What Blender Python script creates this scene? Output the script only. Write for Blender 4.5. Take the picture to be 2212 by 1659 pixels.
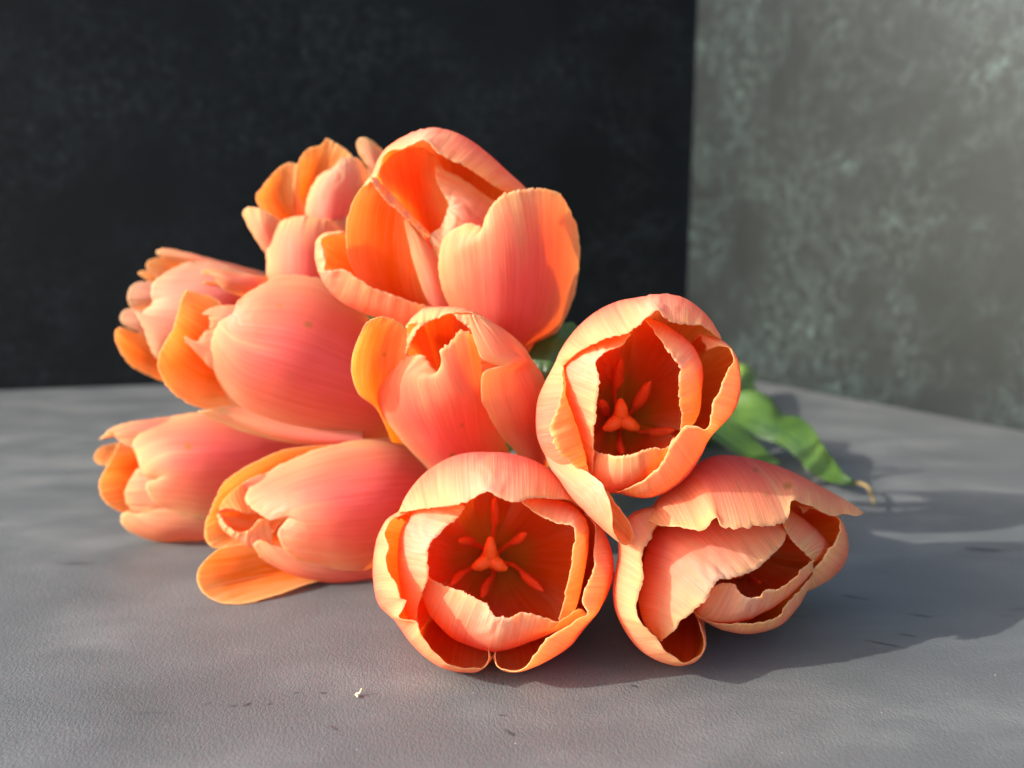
import bpy, bmesh, math, random
import numpy as np

# ------------------------------------------------------------------ camera, sky, sun, exposure
for o in list(bpy.data.objects):
    bpy.data.objects.remove(o, do_unlink=True)
scene = bpy.context.scene
COL = scene.collection
CM = 0.01
H = 10.0                       # camera height over the table, cm
PITCH = math.radians(9.0)
FPX = 1620.0                   # focal length in pixels of a 2212 px wide frame
W0, H0 = 2212.0, 1659.0

cam_data = bpy.data.cameras.new('camera')
cam = bpy.data.objects.new('camera', cam_data)
COL.objects.link(cam)
cam.location = (0, 0, H * CM)
cam.rotation_euler = (math.radians(90) - PITCH, 0, 0)
cam_data.sensor_width = 36.0
cam_data.lens = FPX / W0 * 36.0
cam_data.clip_start = 0.005
cam_data.clip_end = 50.0
cam_data.dof.use_dof = True
cam_data.dof.focus_distance = 0.178
cam_data.dof.aperture_fstop = 9.0
scene.camera = cam

SUN_EL = math.radians(28)
SUN_AZ = math.radians(18)      # sun stands to the left, this far round to the camera's side
to_sun = np.array([-math.cos(SUN_AZ) * math.cos(SUN_EL), -math.sin(SUN_AZ) * math.cos(SUN_EL), math.sin(SUN_EL)])
world = bpy.data.worlds.new('World')
scene.world = world
world.use_nodes = True
wn = world.node_tree.nodes
wl = world.node_tree.links
bg = wn.get('Background') or wn.new('ShaderNodeBackground')
sky = wn.new('ShaderNodeTexSky')
sky.sky_type = 'NISHITA'
sky.sun_disc = False
sky.sun_elevation = SUN_EL
sky.sun_rotation = math.atan2(to_sun[0], to_sun[1])
sky.air_density = 1.0
sky.dust_density = 3.0
sky.ozone_density = 1.0
wl.new(sky.outputs[0], bg.inputs[0])
bg.inputs[1].default_value = 0.15

sun_data = bpy.data.lights.new('sun', 'SUN')
sun_data.energy = 2.25
sun_data.angle = math.radians(0.5)
sun_data.color = (1.0, 0.965, 0.91)
sun = bpy.data.objects.new('sun', sun_data)
COL.objects.link(sun)
from mathutils import Vector
sun.rotation_euler = Vector(to_sun).to_track_quat('Z', 'Y').to_euler()

vs = scene.view_settings
vs.view_transform = 'Standard'
vs.look = 'None'
vs.gamma = 1.0
vs.exposure = 1.74
vs.use_curve_mapping = False
scene.cycles.max_bounces = 9
scene.cycles.diffuse_bounces = 7
scene.cycles.transmission_bounces = 7
scene.cycles.use_denoising = True

# ------------------------------------------------------------------ helpers
rng = np.random.default_rng(7)
CP, SP = math.cos(PITCH), math.sin(PITCH)


def unproj(px, py, d):
    """point (cm) seen at pixel px,py of the 2212 px frame, d cm along the view axis"""
    px, py, d = np.asarray(px, float), np.asarray(py, float), np.asarray(d, float)
    x = (px - W0 / 2) / FPX * d
    y = -(py - H0 / 2) / FPX * d
    return np.stack([x, d * CP + y * SP, H - d * SP + y * CP], -1)


def new_obj(name, mesh, parent=None):
    o = bpy.data.objects.new(name, mesh)
    COL.objects.link(o)
    if parent is not None:
        o.parent = parent
    return o


def empty(name, loc_cm):
    o = bpy.data.objects.new(name, None)
    COL.objects.link(o)
    o.location = tuple(float(v) * CM for v in loc_cm)
    o.empty_display_size = 0.01
    return o


def tag(o, label=None, cat=None, group=None, kind=None):
    if label: o['label'] = label
    if cat: o['category'] = cat
    if group: o['group'] = group
    if kind: o['kind'] = kind
    return o


def herm(P, t, tq):
    """cubic Hermite through P (n,k) at knots t; tq (m,) or (m,k)"""
    n = len(P)
    if n == 2:
        s = (tq - t[0]) / (t[1] - t[0])
        s = s[:, None] if s.ndim == 1 else s
        return P[0] * (1 - s) + P[1] * s
    h = np.diff(t)
    d = np.diff(P, axis=0) / h[:, None]
    m = np.empty_like(P)
    m[1:-1] = (h[1:, None] * d[:-1] + h[:-1, None] * d[1:]) / (h[1:] + h[:-1])[:, None]
    m[0] = 1.5 * d[0] - 0.5 * m[1]
    m[-1] = 1.5 * d[-1] - 0.5 * m[-2]
    i = np.clip(np.searchsorted(t, tq, side='right') - 1, 0, n - 2)
    s = (tq - t[i]) / h[i]
    if tq.ndim == 1:
        s, hi = s[:, None], h[i][:, None]
        p0, p1, m0, m1 = P[i], P[i + 1], m[i], m[i + 1]
    else:
        hi = h[i]
        k = np.arange(P.shape[1])[None, :]
        p0, p1, m0, m1 = P[i, k], P[i + 1, k], m[i, k], m[i + 1, k]
    s2, s3 = s * s, s * s * s
    return (2*s3 - 3*s2 + 1) * p0 + (s3 - 2*s2 + s) * hi * m0 + (3*s2 - 2*s3) * p1 + (s3 - s2) * hi * m1


def chord(P, power=0.8):
    d = np.linalg.norm(np.diff(P, axis=0), axis=1) + 1e-6
    return np.concatenate([[0], np.cumsum(d ** power)])


def resample(P, n):
    P = np.asarray(P, float)
    t = chord(P)
    # dense then arc length
    q = herm(P, t, np.linspace(0, t[-1], 400))
    L = np.concatenate([[0], np.cumsum(np.linalg.norm(np.diff(q, axis=0), axis=1))])
    s = np.linspace(0, L[-1], n)
    return np.stack([np.interp(s, L, q[:, k]) for k in range(q.shape[1])], 1)


def wavy(x, freqs, r):
    out = np.zeros_like(x)
    for f in freqs:
        out += np.sin(x * f * 2 * math.pi + r.uniform(0, 6.28)) * r.uniform(0.5, 1.0)
    return out / len(freqs)


CROPS = {  # zoom windows of the photograph: left, top, pixels per photo pixel
    'A': (1400, 1700, 1825 / 1100), 'B': (2050, 1100, 1659 / 950), 'C': (2350, 1750, 1921 / 1100),
    'D': (1350, 1150, 1880 / 850), 'E': (1200, 480, 2074 / 1150), 'F': (900, 500, 1659 / 700),
    'G': (400, 950, 2212 / 1200), 'H': (350, 1600, 2212 / 1350), 'I': (2500, 1300, 2212 / 1100),
    'J': (400, 950, 2111 / 700), 'Z': (0, 0, 1 / 1.8228),
}


def topx(crop, pts):
    l, t, s = CROPS[crop]
    p = np.asarray(pts, float)
    return np.stack([(l + p[:, 0] / s) / 1.8228, (t + p[:, 1] / s) / 1.8228], 1)


# ------------------------------------------------------------------ materials
def mat(name):
    m = bpy.data.materials.new(name)
    m.use_nodes = True
    nt = m.node_tree
    nt.nodes.clear()
    out = nt.nodes.new('ShaderNodeOutputMaterial')
    return m, nt, out


class NB:
    """small node builder"""
    def __init__(s, nt): s.nt = nt
    def n(s, t, **kw):
        nd = s.nt.nodes.new(t)
        for k, v in kw.items(): setattr(nd, k, v)
        return nd
    def link(s, a, b): s.nt.links.new(a, b)
    def attr(s, name):
        nd = s.n('ShaderNodeAttribute'); nd.attribute_name = name
        return nd.outputs['Fac']
    def put(s, sock, v):
        if hasattr(v, 'links') or isinstance(v, bpy.types.NodeSocket): s.link(v, sock)
        else: sock.default_value = v
    def math(s, op, a, b=0.0, clamp=False):
        nd = s.n('ShaderNodeMath', operation=op); nd.use_clamp = clamp
        s.put(nd.inputs[0], a); s.put(nd.inputs[1], b)
        return nd.outputs[0]
    def mix(s, f, a, b, blend='MIX'):
        nd = s.n('ShaderNodeMix', data_type='RGBA', blend_type=blend)
        s.put(nd.inputs[0], f)
        for sk, v in ((nd.inputs[6], a), (nd.inputs[7], b)):
            if isinstance(v, tuple) and len(v) == 3: v = v + (1,)
            s.put(sk, v)
        return nd.outputs[2]
    def ramp(s, f, stops, interp='LINEAR'):
        nd = s.n('ShaderNodeValToRGB'); cr = nd.color_ramp; cr.interpolation = interp
        while len(cr.elements) < len(stops): cr.elements.new(0.5)
        for e, (p, c) in zip(cr.elements, stops):
            e.position = p; e.color = (c, c, c, 1) if not isinstance(c, tuple) else c + (1,)
        s.put(nd.inputs[0], f)
        return nd.outputs[0]
    def noise(s, vec, scale, detail=3, rough=0.5, dist=0.0):
        nd = s.n('ShaderNodeTexNoise'); nd.inputs['Scale'].default_value = scale
        nd.inputs['Detail'].default_value = detail; nd.inputs['Roughness'].default_value = rough
        nd.inputs['Distortion'].default_value = dist
        if vec is not None: s.link(vec, nd.inputs['Vector'])
        return nd.outputs['Fac']
    def xyz(s, x, y, z):
        nd = s.n('ShaderNodeCombineXYZ')
        for i, v in enumerate((x, y, z)): s.put(nd.inputs[i], v)
        return nd.outputs[0]


def petal_material():
    m, nt, out = mat('tulip_petal')
    b = NB(nt)
    uc, pv, edge, side, tint, seed, spot = [b.attr(a) for a in ('uc', 'pv', 'edge', 'side', 'tint', 'seed', 'spot')]
    pale = b.attr('pale')
    # veins running from the base to the rim
    vfine = b.noise(b.xyz(b.math('MULTIPLY', uc, 18.0), b.math('MULTIPLY', pv, 2.2), seed), 1.0, 4, 0.65, 0.25)
    vbroad = b.noise(b.xyz(b.math('MULTIPLY', uc, 3.0), b.math('MULTIPLY', pv, 1.6), b.math('ADD', seed, 5.0)), 1.0, 2, 0.5, 0.3)
    blot = b.noise(b.xyz(b.math('MULTIPLY', uc, 0.9), b.math('MULTIPLY', pv, 4.0), b.math('ADD', seed, 11.0)), 1.0, 3, 0.55, 0.2)
    e1 = b.math('ADD', edge, b.math('MULTIPLY', b.math('SUBTRACT', vbroad, 0.5), 0.5))
    e1 = b.math('ADD', e1, b.math('MULTIPLY', b.math('SUBTRACT', blot, 0.5), 0.7))
    vmid = b.noise(b.xyz(b.math('MULTIPLY', uc, 7.5), b.math('MULTIPLY', pv, 1.5), b.math('ADD', seed, 21.0)), 1.0, 3, 0.6, 0.2)
    e1 = b.math('ADD', e1, b.math('MULTIPLY', b.math('SUBTRACT', vmid, 0.5), 0.8))
    e1 = b.math('MULTIPLY', e1, 0.40, clamp=True)
    outer = b.ramp(e1, [(0.0, (0.86, 0.61, 0.28)), (0.10, (0.86, 0.52, 0.28)), (0.30, (0.86, 0.40, 0.225)), (0.6, (0.86, 0.295, 0.19)), (1.0, (0.83, 0.23, 0.18))])
    outer_o = b.ramp(e1, [(0.0, (0.95, 0.60, 0.22)), (0.12, (0.95, 0.44, 0.11)), (0.4, (0.95, 0.30, 0.045)), (1.0, (0.93, 0.22, 0.03))])
    outer = b.mix(tint, outer, outer_o)
    # pink flame along the middle
    flame = b.math('MULTIPLY', b.ramp(b.math('ABSOLUTE', b.math('MULTIPLY', uc, 0.6)), [(0.0, 0.75), (0.35, 0.45), (0.9, 0.0)]), b.ramp(pv, [(0.2, 1.0), (0.85, 0.15), (1.0, 0.0)]))
    flame = b.math('MULTIPLY', flame, b.math('SUBTRACT', 1.0, tint))
    outer = b.mix(b.math('MULTIPLY', flame, 0.75), outer, (0.84, 0.215, 0.26))
    rib = b.math('MULTIPLY', b.ramp(b.math('ABSOLUTE', uc), [(0.0, 1.0), (0.12, 0.35), (0.3, 0.0)]), b.ramp(pv, [(0.62, 0.0), (0.95, 0.7)]))
    outer = b.mix(rib, outer, (0.80, 0.62, 0.30))
    inner = b.ramp(e1, [(0.0, (0.94, 0.58, 0.22)), (0.10, (0.94, 0.46, 0.15)), (0.26, (0.95, 0.34, 0.08)), (0.45, (0.96, 0.25, 0.028)), (1.0, (0.95, 0.19, 0.016))])
    basec = b.ramp(pv, [(0.0, (0.62, 0.46, 0.05)), (0.14, (0.74, 0.40, 0.03)), (0.24, (0.93, 0.24, 0.02))])
    inner = b.mix(b.ramp(pv, [(0.12, 1.0), (0.30, 0.0)]), inner, basec)
    crisp = b.ramp(edge, [(0.0, 0.75), (0.07, 0.0)])
    outer = b.mix(crisp, outer, (0.84, 0.63, 0.40))
    inner = b.mix(b.math('MULTIPLY', crisp, 0.8), inner, (0.93, 0.68, 0.36))
    outer = b.mix(pale, outer, (0.82, 0.64, 0.52))
    inner = b.mix(b.math('MULTIPLY', pale, 0.5), inner, (0.9, 0.6, 0.35))
    col = b.mix(side, outer, inner)
    # vein streaks: lighter and deeper lines
    st = b.math('MULTIPLY', b.math('SUBTRACT', vfine, 0.5), 1.0)
    hsv = b.n('ShaderNodeHueSaturation')
    b.link(col, hsv.inputs['Color'])
    b.put(hsv.inputs['Value'], b.math('ADD', 1.0, b.math('MULTIPLY', st, 0.34)))
    b.put(hsv.inputs['Saturation'], b.math('SUBTRACT', 1.0, b.math('MULTIPLY', st, 0.4)))
    col = b.mix(spot, hsv.outputs[0], (0.42, 0.27, 0.06))
    tcol = b.mix(0.35, col, b.mix(side, (0.95, 0.42, 0.16), (1.0, 0.36, 0.05)))
    bump = b.n('ShaderNodeBump'); bump.inputs['Strength'].default_value = 0.6; bump.inputs['Distance'].default_value = 0.0004
    hgt = b.math('ADD', b.math('MULTIPLY', vfine, 1.0), b.math('MULTIPLY', vbroad, 0.8))
    b.link(hgt, bump.inputs['Height'])
    pb = b.n('ShaderNodeBsdfPrincipled')
    b.link(col, pb.inputs['Base Color'])
    b.put(pb.inputs['Roughness'], b.math('ADD', 0.42, b.math('MULTIPLY', vfine, 0.15)))
    pb.inputs['Specular IOR Level'].default_value = 0.14
    pb.inputs['Sheen Weight'].default_value = 0.03
    pb.inputs['Sheen Roughness'].default_value = 0.4
    b.link(bump.outputs[0], pb.inputs['Normal'])
    tr = b.n('ShaderNodeBsdfTranslucent')
    b.link(tcol, tr.inputs['Color']); b.link(bump.outputs[0], tr.inputs['Normal'])
    ms = b.n('ShaderNodeMixShader'); ms.inputs[0].default_value = 0.68
    b.link(pb.outputs[0], ms.inputs[1]); b.link(tr.outputs[0], ms.inputs[2])
    b.link(ms.outputs[0], out.inputs['Surface'])
    return m


def green_material(name, light, dark, trans=0.3):
    m, nt, out = mat(name)
    b = NB(nt)
    uc, pv, seed = b.attr('uc'), b.attr('pv'), b.attr('seed')
    v = b.noise(b.xyz(b.math('MULTIPLY', uc, 9.0), b.math('MULTIPLY', pv, 2.0), seed), 1.0, 3, 0.6)
    geo = b.n('ShaderNodeTexCoord')
    n2 = b.noise(geo.outputs['Object'], 45.0, 3)
    col = b.mix(b.ramp(b.math('MULTIPLY', b.math('ADD', v, n2), 0.5), [(0.32, 0.0), (0.66, 1.0)]), dark, light)
    pb = b.n('ShaderNodeBsdfPrincipled'); b.link(col, pb.inputs['Base Color'])
    pb.inputs['Roughness'].default_value = 0.45
    bump = b.n('ShaderNodeBump'); bump.inputs['Strength'].default_value = 0.3; bump.inputs['Distance'].default_value = 0.0005
    b.link(v, bump.inputs['Height']); b.link(bump.outputs[0], pb.inputs['Normal'])
    tr = b.n('ShaderNodeBsdfTranslucent'); b.link(b.mix(0.5, col, (0.25, 0.4, 0.03)), tr.inputs['Color'])
    ms = b.n('ShaderNodeMixShader'); ms.inputs[0].default_value = trans
    b.link(pb.outputs[0], ms.inputs[1]); b.link(tr.outputs[0], ms.inputs[2])
    b.link(ms.outputs[0], out.inputs['Surface'])
    return m


def simple_material(name, c1, c2, scale=300.0, rough=0.5, trans=0.0):
    m, nt, out = mat(name)
    b = NB(nt)
    tc = b.n('ShaderNodeTexCoord')
    n = b.noise(tc.outputs['Object'], scale, 3)
    col = b.mix(n, c1, c2)
    pb = b.n('ShaderNodeBsdfPrincipled'); b.link(col, pb.inputs['Base Color']); pb.inputs['Roughness'].default_value = rough
    bump = b.n('ShaderNodeBump'); bump.inputs['Strength'].default_value = 0.3; bump.inputs['Distance'].default_value = 0.0003
    b.link(n, bump.inputs['Height']); b.link(bump.outputs[0], pb.inputs['Normal'])
    if trans:
        tr = b.n('ShaderNodeBsdfTranslucent'); b.link(col, tr.inputs['Color'])
        ms = b.n('ShaderNodeMixShader'); ms.inputs[0].default_value = trans
        b.link(pb.outputs[0], ms.inputs[1]); b.link(tr.outputs[0], ms.inputs[2]); b.link(ms.outputs[0], out.inputs['Surface'])
    else:
        b.link(pb.outputs[0], out.inputs['Surface'])
    return m


def on_table(px, py):
    d = H / (SP + (py - H0 / 2) / FPX * CP)
    return unproj(px, py, d)


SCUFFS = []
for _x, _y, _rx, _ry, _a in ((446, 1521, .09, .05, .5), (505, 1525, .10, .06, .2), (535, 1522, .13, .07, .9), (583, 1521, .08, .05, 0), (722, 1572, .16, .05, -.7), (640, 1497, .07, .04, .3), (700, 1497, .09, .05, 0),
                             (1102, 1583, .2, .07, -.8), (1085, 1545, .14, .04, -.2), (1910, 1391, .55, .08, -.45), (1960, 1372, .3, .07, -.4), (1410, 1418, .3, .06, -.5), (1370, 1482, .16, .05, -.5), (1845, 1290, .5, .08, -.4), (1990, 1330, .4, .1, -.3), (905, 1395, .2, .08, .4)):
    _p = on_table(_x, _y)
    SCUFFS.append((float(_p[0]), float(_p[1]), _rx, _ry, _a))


def table_material():
    m, nt, out = mat('leathered_vinyl')
    b = NB(nt)
    tc = b.n('ShaderNodeTexCoord'); v = tc.outputs['Object']
    mp = b.n('ShaderNodeMapping'); b.link(v, mp.inputs[0]); mp.inputs['Rotation'].default_value = (0, 0, math.radians(-14)); mp.inputs['Scale'].default_value = (0.55, 1.0, 1.0)
    cloud = b.noise(mp.outputs[0], 34.0, 4, 0.6, 0.3)
    big = b.noise(v, 9.0, 3, 0.5)
    mp2 = b.n('ShaderNodeMapping'); b.link(v, mp2.inputs[0]); mp2.inputs['Rotation'].default_value = (0, 0, math.radians(28)); mp2.inputs['Scale'].default_value = (0.22, 1.0, 1.0)
    scuff = b.noise(mp2.outputs[0], 120.0, 2, 0.5, 0.4)
    scuff_g = b.noise(v, 22.0, 2)
    col = b.ramp(b.math('ADD', b.math('MULTIPLY', cloud, 0.65), b.math('MULTIPLY', big, 0.35)), [(0.28, (0.060, 0.065, 0.065)), (0.5, (0.086, 0.091, 0.090)), (0.74, (0.150, 0.153, 0.145))])
    sc = b.math('MULTIPLY', b.ramp(scuff, [(0.66, 0.0), (0.74, 1.0)]), b.ramp(scuff_g, [(0.5, 0.0), (0.62, 0.8)]))
    col = b.mix(sc, col, (0.03, 0.03, 0.033))
    sep = b.n('ShaderNodeSeparateXYZ'); b.link(v, sep.inputs[0])
    wob = b.math('MULTIPLY', b.math('SUBTRACT', b.noise(v, 700.0, 2), 0.5), 1.6)
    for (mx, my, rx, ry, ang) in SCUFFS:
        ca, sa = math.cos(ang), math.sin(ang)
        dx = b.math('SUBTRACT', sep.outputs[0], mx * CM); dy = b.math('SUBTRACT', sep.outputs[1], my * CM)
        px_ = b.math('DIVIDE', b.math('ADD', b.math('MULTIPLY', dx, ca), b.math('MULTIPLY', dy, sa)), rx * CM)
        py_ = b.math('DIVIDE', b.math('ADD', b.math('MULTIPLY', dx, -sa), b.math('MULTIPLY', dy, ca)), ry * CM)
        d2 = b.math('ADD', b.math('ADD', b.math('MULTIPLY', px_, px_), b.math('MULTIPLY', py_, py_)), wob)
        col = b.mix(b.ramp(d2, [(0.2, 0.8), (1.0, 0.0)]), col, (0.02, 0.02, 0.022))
    dust = b.ramp(b.noise(v, 900.0, 1), [(0.76, 0.0), (0.82, 0.6)])
    col = b.mix(dust, col, (0.4, 0.37, 0.3))
    # pebbled, slightly stretched leather grain
    mp3 = b.n('ShaderNodeMapping'); b.link(v, mp3.inputs[0]); mp3.inputs['Scale'].default_value = (1.0, 0.7, 1.0)
    g1 = b.n('ShaderNodeTexVoronoi'); g1.inputs['Scale'].default_value = 1500.0; b.link(mp3.outputs[0], g1.inputs['Vector'])
    g2 = b.noise(mp3.outputs[0], 2300.0, 2, 0.6)
    grain = b.math('ADD', b.math('MULTIPLY', g1.outputs['Distance'], -0.8), b.math('MULTIPLY', g2, 1.2))
    bump = b.n('ShaderNodeBump'); bump.inputs['Strength'].default_value = 0.5; bump.inputs['Distance'].default_value = 0.00022
    b.link(grain, bump.inputs['Height'])
    pb = b.n('ShaderNodeBsdfPrincipled')
    b.link(col, pb.inputs['Base Color'])
    b.put(pb.inputs['Roughness'], b.math('ADD', 0.44, b.math('MULTIPLY', cloud, 0.14)))
    pb.inputs['Specular IOR Level'].default_value = 0.5
    b.link(bump.outputs[0], pb.inputs['Normal'])
    b.link(pb.outputs[0], out.inputs['Surface'])
    return m


def board_material(name, base, speck, amount, rough, spec=0.4):
    m, nt, out = mat(name)
    b = NB(nt)
    tc = b.n('ShaderNodeTexCoord'); v = tc.outputs['Object']
    mp = b.n('ShaderNodeMapping'); b.link(v, mp.inputs[0]); mp.inputs['Scale'].default_value = (1.0, 1.0, 0.55)
    c1 = b.noise(v, 11.0, 4, 0.6, 0.3)
    c2 = b.noise(v, 130.0, 4, 0.7, 0.6)
    c3 = b.noise(v, 5.0, 3, 0.6)
    d = tuple(x * 0.45 for x in base)
    col = b.mix(b.ramp(c3, [(0.35, 0.0), (0.62, 1.0)]), d, base)
    k = b.math('MULTIPLY', b.ramp(c1, [(0.40, 0.0), (0.66, 1.0)]), b.ramp(c2, [(0.42, 0.0), (0.64, 1.0)]))
    col = b.mix(b.math('MULTIPLY', k, amount), col, speck)
    vor = b.n('ShaderNodeTexVoronoi'); vor.inputs['Scale'].default_value = 85.0; b.link(v, vor.inputs['Vector'])
    fl = b.math('MULTIPLY', b.ramp(vor.outputs['Distance'], [(0.10, 1.0), (0.26, 0.0)]), b.ramp(c1, [(0.46, 0.0), (0.6, 0.8)]))
    col = b.mix(b.math('MULTIPLY', fl, amount), col, tuple(x * 1.25 for x in speck))
    # a few long scratches
    mp4 = b.n('ShaderNodeMapping'); b.link(v, mp4.inputs[0]); mp4.inputs['Scale'].default_value = (1.0, 1.0, 0.035); mp4.inputs['Rotation'].default_value = (0.0, 0.06, 0.0)
    stk = b.noise(mp4.outputs[0], 60.0, 1, 0.4)
    gate = b.noise(v, 9.0, 1)
    col = b.mix(b.math('MULTIPLY', b.math('MULTIPLY', b.ramp(stk, [(0.765, 0.0), (0.785, 1.0)]), b.ramp(gate, [(0.52, 0.0), (0.6, 1.0)])), amount), col, tuple(x * 1.3 for x in speck))
    bump = b.n('ShaderNodeBump'); bump.inputs['Strength'].default_value = 0.25; bump.inputs['Distance'].default_value = 0.0006
    b.link(c2, bump.inputs['Height'])
    pb = b.n('ShaderNodeBsdfPrincipled'); b.link(col, pb.inputs['Base Color'])
    pb.inputs['Roughness'].default_value = rough
    pb.inputs['Specular IOR Level'].default_value = spec
    pb.inputs['Specular Tint'].default_value = (0.82, 0.94, 1.0, 1)
    b.link(bump.outputs[0], pb.inputs['Normal'])
    b.link(pb.outputs[0], out.inputs['Surface'])
    return m


M_PETAL = petal_material()
M_LEAF = green_material('leaf_green', (0.085, 0.16, 0.022), (0.010, 0.042, 0.010))
M_STEM = green_material('stem_green', (0.20, 0.33, 0.045), (0.09, 0.22, 0.03), 0.15)
M_STIGMA = simple_material('stigma_orange', (0.85, 0.24, 0.03), (0.8, 0.17, 0.02), 400, 0.55, 0.25)
M_STAMEN = simple_material('stamen_red', (0.72, 0.10, 0.02), (0.85, 0.17, 0.03), 500, 0.6, 0.2)
M_DRY = simple_material('dry_straw', (0.26, 0.19, 0.08), (0.12, 0.08, 0.03), 400, 0.7)
M_SCRAP = simple_material('dry_scrap', (0.75, 0.68, 0.45), (0.6, 0.45, 0.15), 700, 0.7)
M_TABLE = table_material()
M_BACK = board_material('dark_board', (0.006, 0.0062, 0.006), (0.028, 0.034, 0.034), 0.42, 0.6, 0.12)
M_SIDE = board_material('grey_board', (0.0075, 0.0088, 0.0084), (0.036, 0.053, 0.050), 0.9, 0.46, 0.38)

# ------------------------------------------------------------------ the setting
def box(name, corners_xy, z0, z1, material, kind='structure'):
    me = bpy.data.meshes.new(name)
    n = len(corners_xy)
    v = [(x * CM, y * CM, z0 * CM) for x, y in corners_xy] + [(x * CM, y * CM, z1 * CM) for x, y in corners_xy]
    f = [tuple(range(n - 1, -1, -1)), tuple(range(n, 2 * n))] + [(i, (i + 1) % n, n + (i + 1) % n, n + i) for i in range(n)]
    me.from_pydata(v, [], f)
    bm = bmesh.new(); bm.from_mesh(me)
    bmesh.ops.bevel(bm, geom=list(bm.edges), offset=0.0012, segments=2, affect='EDGES')
    bmesh.ops.recalc_face_normals(bm, faces=bm.faces)
    bm.to_mesh(me); bm.free()
    me.materials.append(material)
    o = new_obj(name, me)
    tag(o, kind=kind)
    return o


tag(box('table_top', [(-75, -25), (75, -25), (75, 95), (-75, 95)], -3.0, 0.0, M_TABLE), 'dark grey leather-grained table top under the tulips')
wdir = np.array([1.0, 0.27]); wdir /= np.linalg.norm(wdir)
wn_ = np.array([-wdir[1], wdir[0]])
c0 = np.array([18.6, 75.8])
wa, wb = c0 - wdir * 95, c0 + wdir * 6
tag(box('back_wall', [tuple(wa), tuple(wb), tuple(wb + wn_ * 1.2), tuple(wa + wn_ * 1.2)], 0.0, 62, M_BACK), 'near-black scuffed board standing upright behind the tulips')
sdir = np.array([9.0, -18.5]); sdir /= np.linalg.norm(sdir)
sn = np.array([-sdir[1], sdir[0]])
s0 = np.array([17.0, 73.6]); s1 = s0 + sdir * 62
tag(box('side_wall', [tuple(s0), tuple(s1), tuple(s1 + sn * 1.2), tuple(s0 + sn * 1.2)], 0.0, 62, M_SIDE), 'grey mottled board standing at an angle beside the dark board')

# ------------------------------------------------------------------ petals
def grid_mesh(name, top, bot, attrs_top, attrs_bot, material):
    """closed thin shell from two (NV,NU,3) grids (cm)"""
    NV, NU = top.shape[:2]
    n = NV * NU
    idx = np.arange(n).reshape(NV, NU)
    q = np.stack([idx[:-1, :-1], idx[:-1, 1:], idx[1:, 1:], idx[1:, :-1]], -1).reshape(-1, 4)
    qb = q[:, ::-1] + n
    ring = np.concatenate([idx[0, :-1], idx[:-1, -1], idx[-1, :0:-1], idx[:0:-1, 0]])
    r2 = np.roll(ring, -1)
    qs = np.stack([ring, ring + n, r2 + n, r2], -1)
    faces = np.concatenate([q, qb, qs])
    verts = np.concatenate([top.reshape(-1, 3), bot.reshape(-1, 3)]) * CM
    me = bpy.data.meshes.new(name)
    me.vertices.add(len(verts)); me.vertices.foreach_set('co', verts.ravel().astype(np.float32))
    me.loops.add(faces.size); me.loops.foreach_set('vertex_index', faces.ravel().astype(np.int32))
    me.polygons.add(len(faces))
    me.polygons.foreach_set('loop_start', (np.arange(len(faces)) * 4).astype(np.int32))
    me.polygons.foreach_set('loop_total', np.full(len(faces), 4, np.int32))
    me.polygons.foreach_set('use_smooth', np.ones(len(faces), bool))
    me.update(calc_edges=True)
    for k in attrs_top:
        a = me.attributes.new(k, 'FLOAT', 'POINT')
        a.data.foreach_set('value', np.concatenate([np.broadcast_to(attrs_top[k], (NV, NU)).ravel(), np.broadcast_to(attrs_bot[k], (NV, NU)).ravel()]).astype(np.float32))
    me.materials.append(material)
    me.validate()
    return me


def surface(rows, NU, NV, r, jag=0.012, power=1.0):
    """rows: list of (n_i,3) polylines in cm, base to rim -> (NV,NU,3)"""
    R = np.stack([resample(p, NU) for p in rows])
    nr = len(R)
    step = np.linalg.norm(np.diff(R, axis=0), axis=2).mean(1) + 1e-3
    t = np.concatenate([[0], np.cumsum(step ** 0.85)])
    t /= t[-1]
    vv = np.linspace(0, 1, NV) ** power
    u = np.linspace(-1, 1, NU)
    dv = jag * (0.5 + 0.5 * wavy(u, [11, 21, 33, 43], r)) + jag * 0.35 * r.random(NU)
    tq = vv[:, None] * (1 - dv[None, :])
    P = np.empty((NV, NU, 3))
    tq3 = np.repeat(tq, 3, axis=1)
    P = herm(R.reshape(nr, NU * 3), t, tq3).reshape(NV, NU, 3)
    # small irregularities along the two side margins
    for sgn, sl in ((-1, 0), (1, -1)):
        w = np.clip((np.abs(u) - 0.93) / 0.07, 0, 1) * (np.sign(u) == sgn)
        nb = P[:, 4 if sl == 0 else -5]
        j = 0.35 * (wavy(vv, [5, 11, 19], r)) * np.clip(vv * 2 - 0.5, 0, 1)
        P += (w[None, :, None] * j[:, None, None]) * (nb - P[:, sl])[:, None, :]
    return P, u, vv


def normals(P):
    du = np.gradient(P, axis=1)
    dv = np.gradient(P, axis=0)
    n = np.cross(du, dv)
    l = np.linalg.norm(n, axis=2, keepdims=True)
    n = n / np.maximum(l, 1e-9)
    for _ in range(2):
        m = n.copy()
        m[1:-1] += 0.5 * (n[2:] + n[:-2]); m[:, 1:-1] += 0.5 * (n[:, 2:] + n[:, :-2])
        n = m / np.maximum(np.linalg.norm(m, axis=2, keepdims=True), 1e-9)
    return n


CAMPOS = np.array([0, 0, H])


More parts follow.
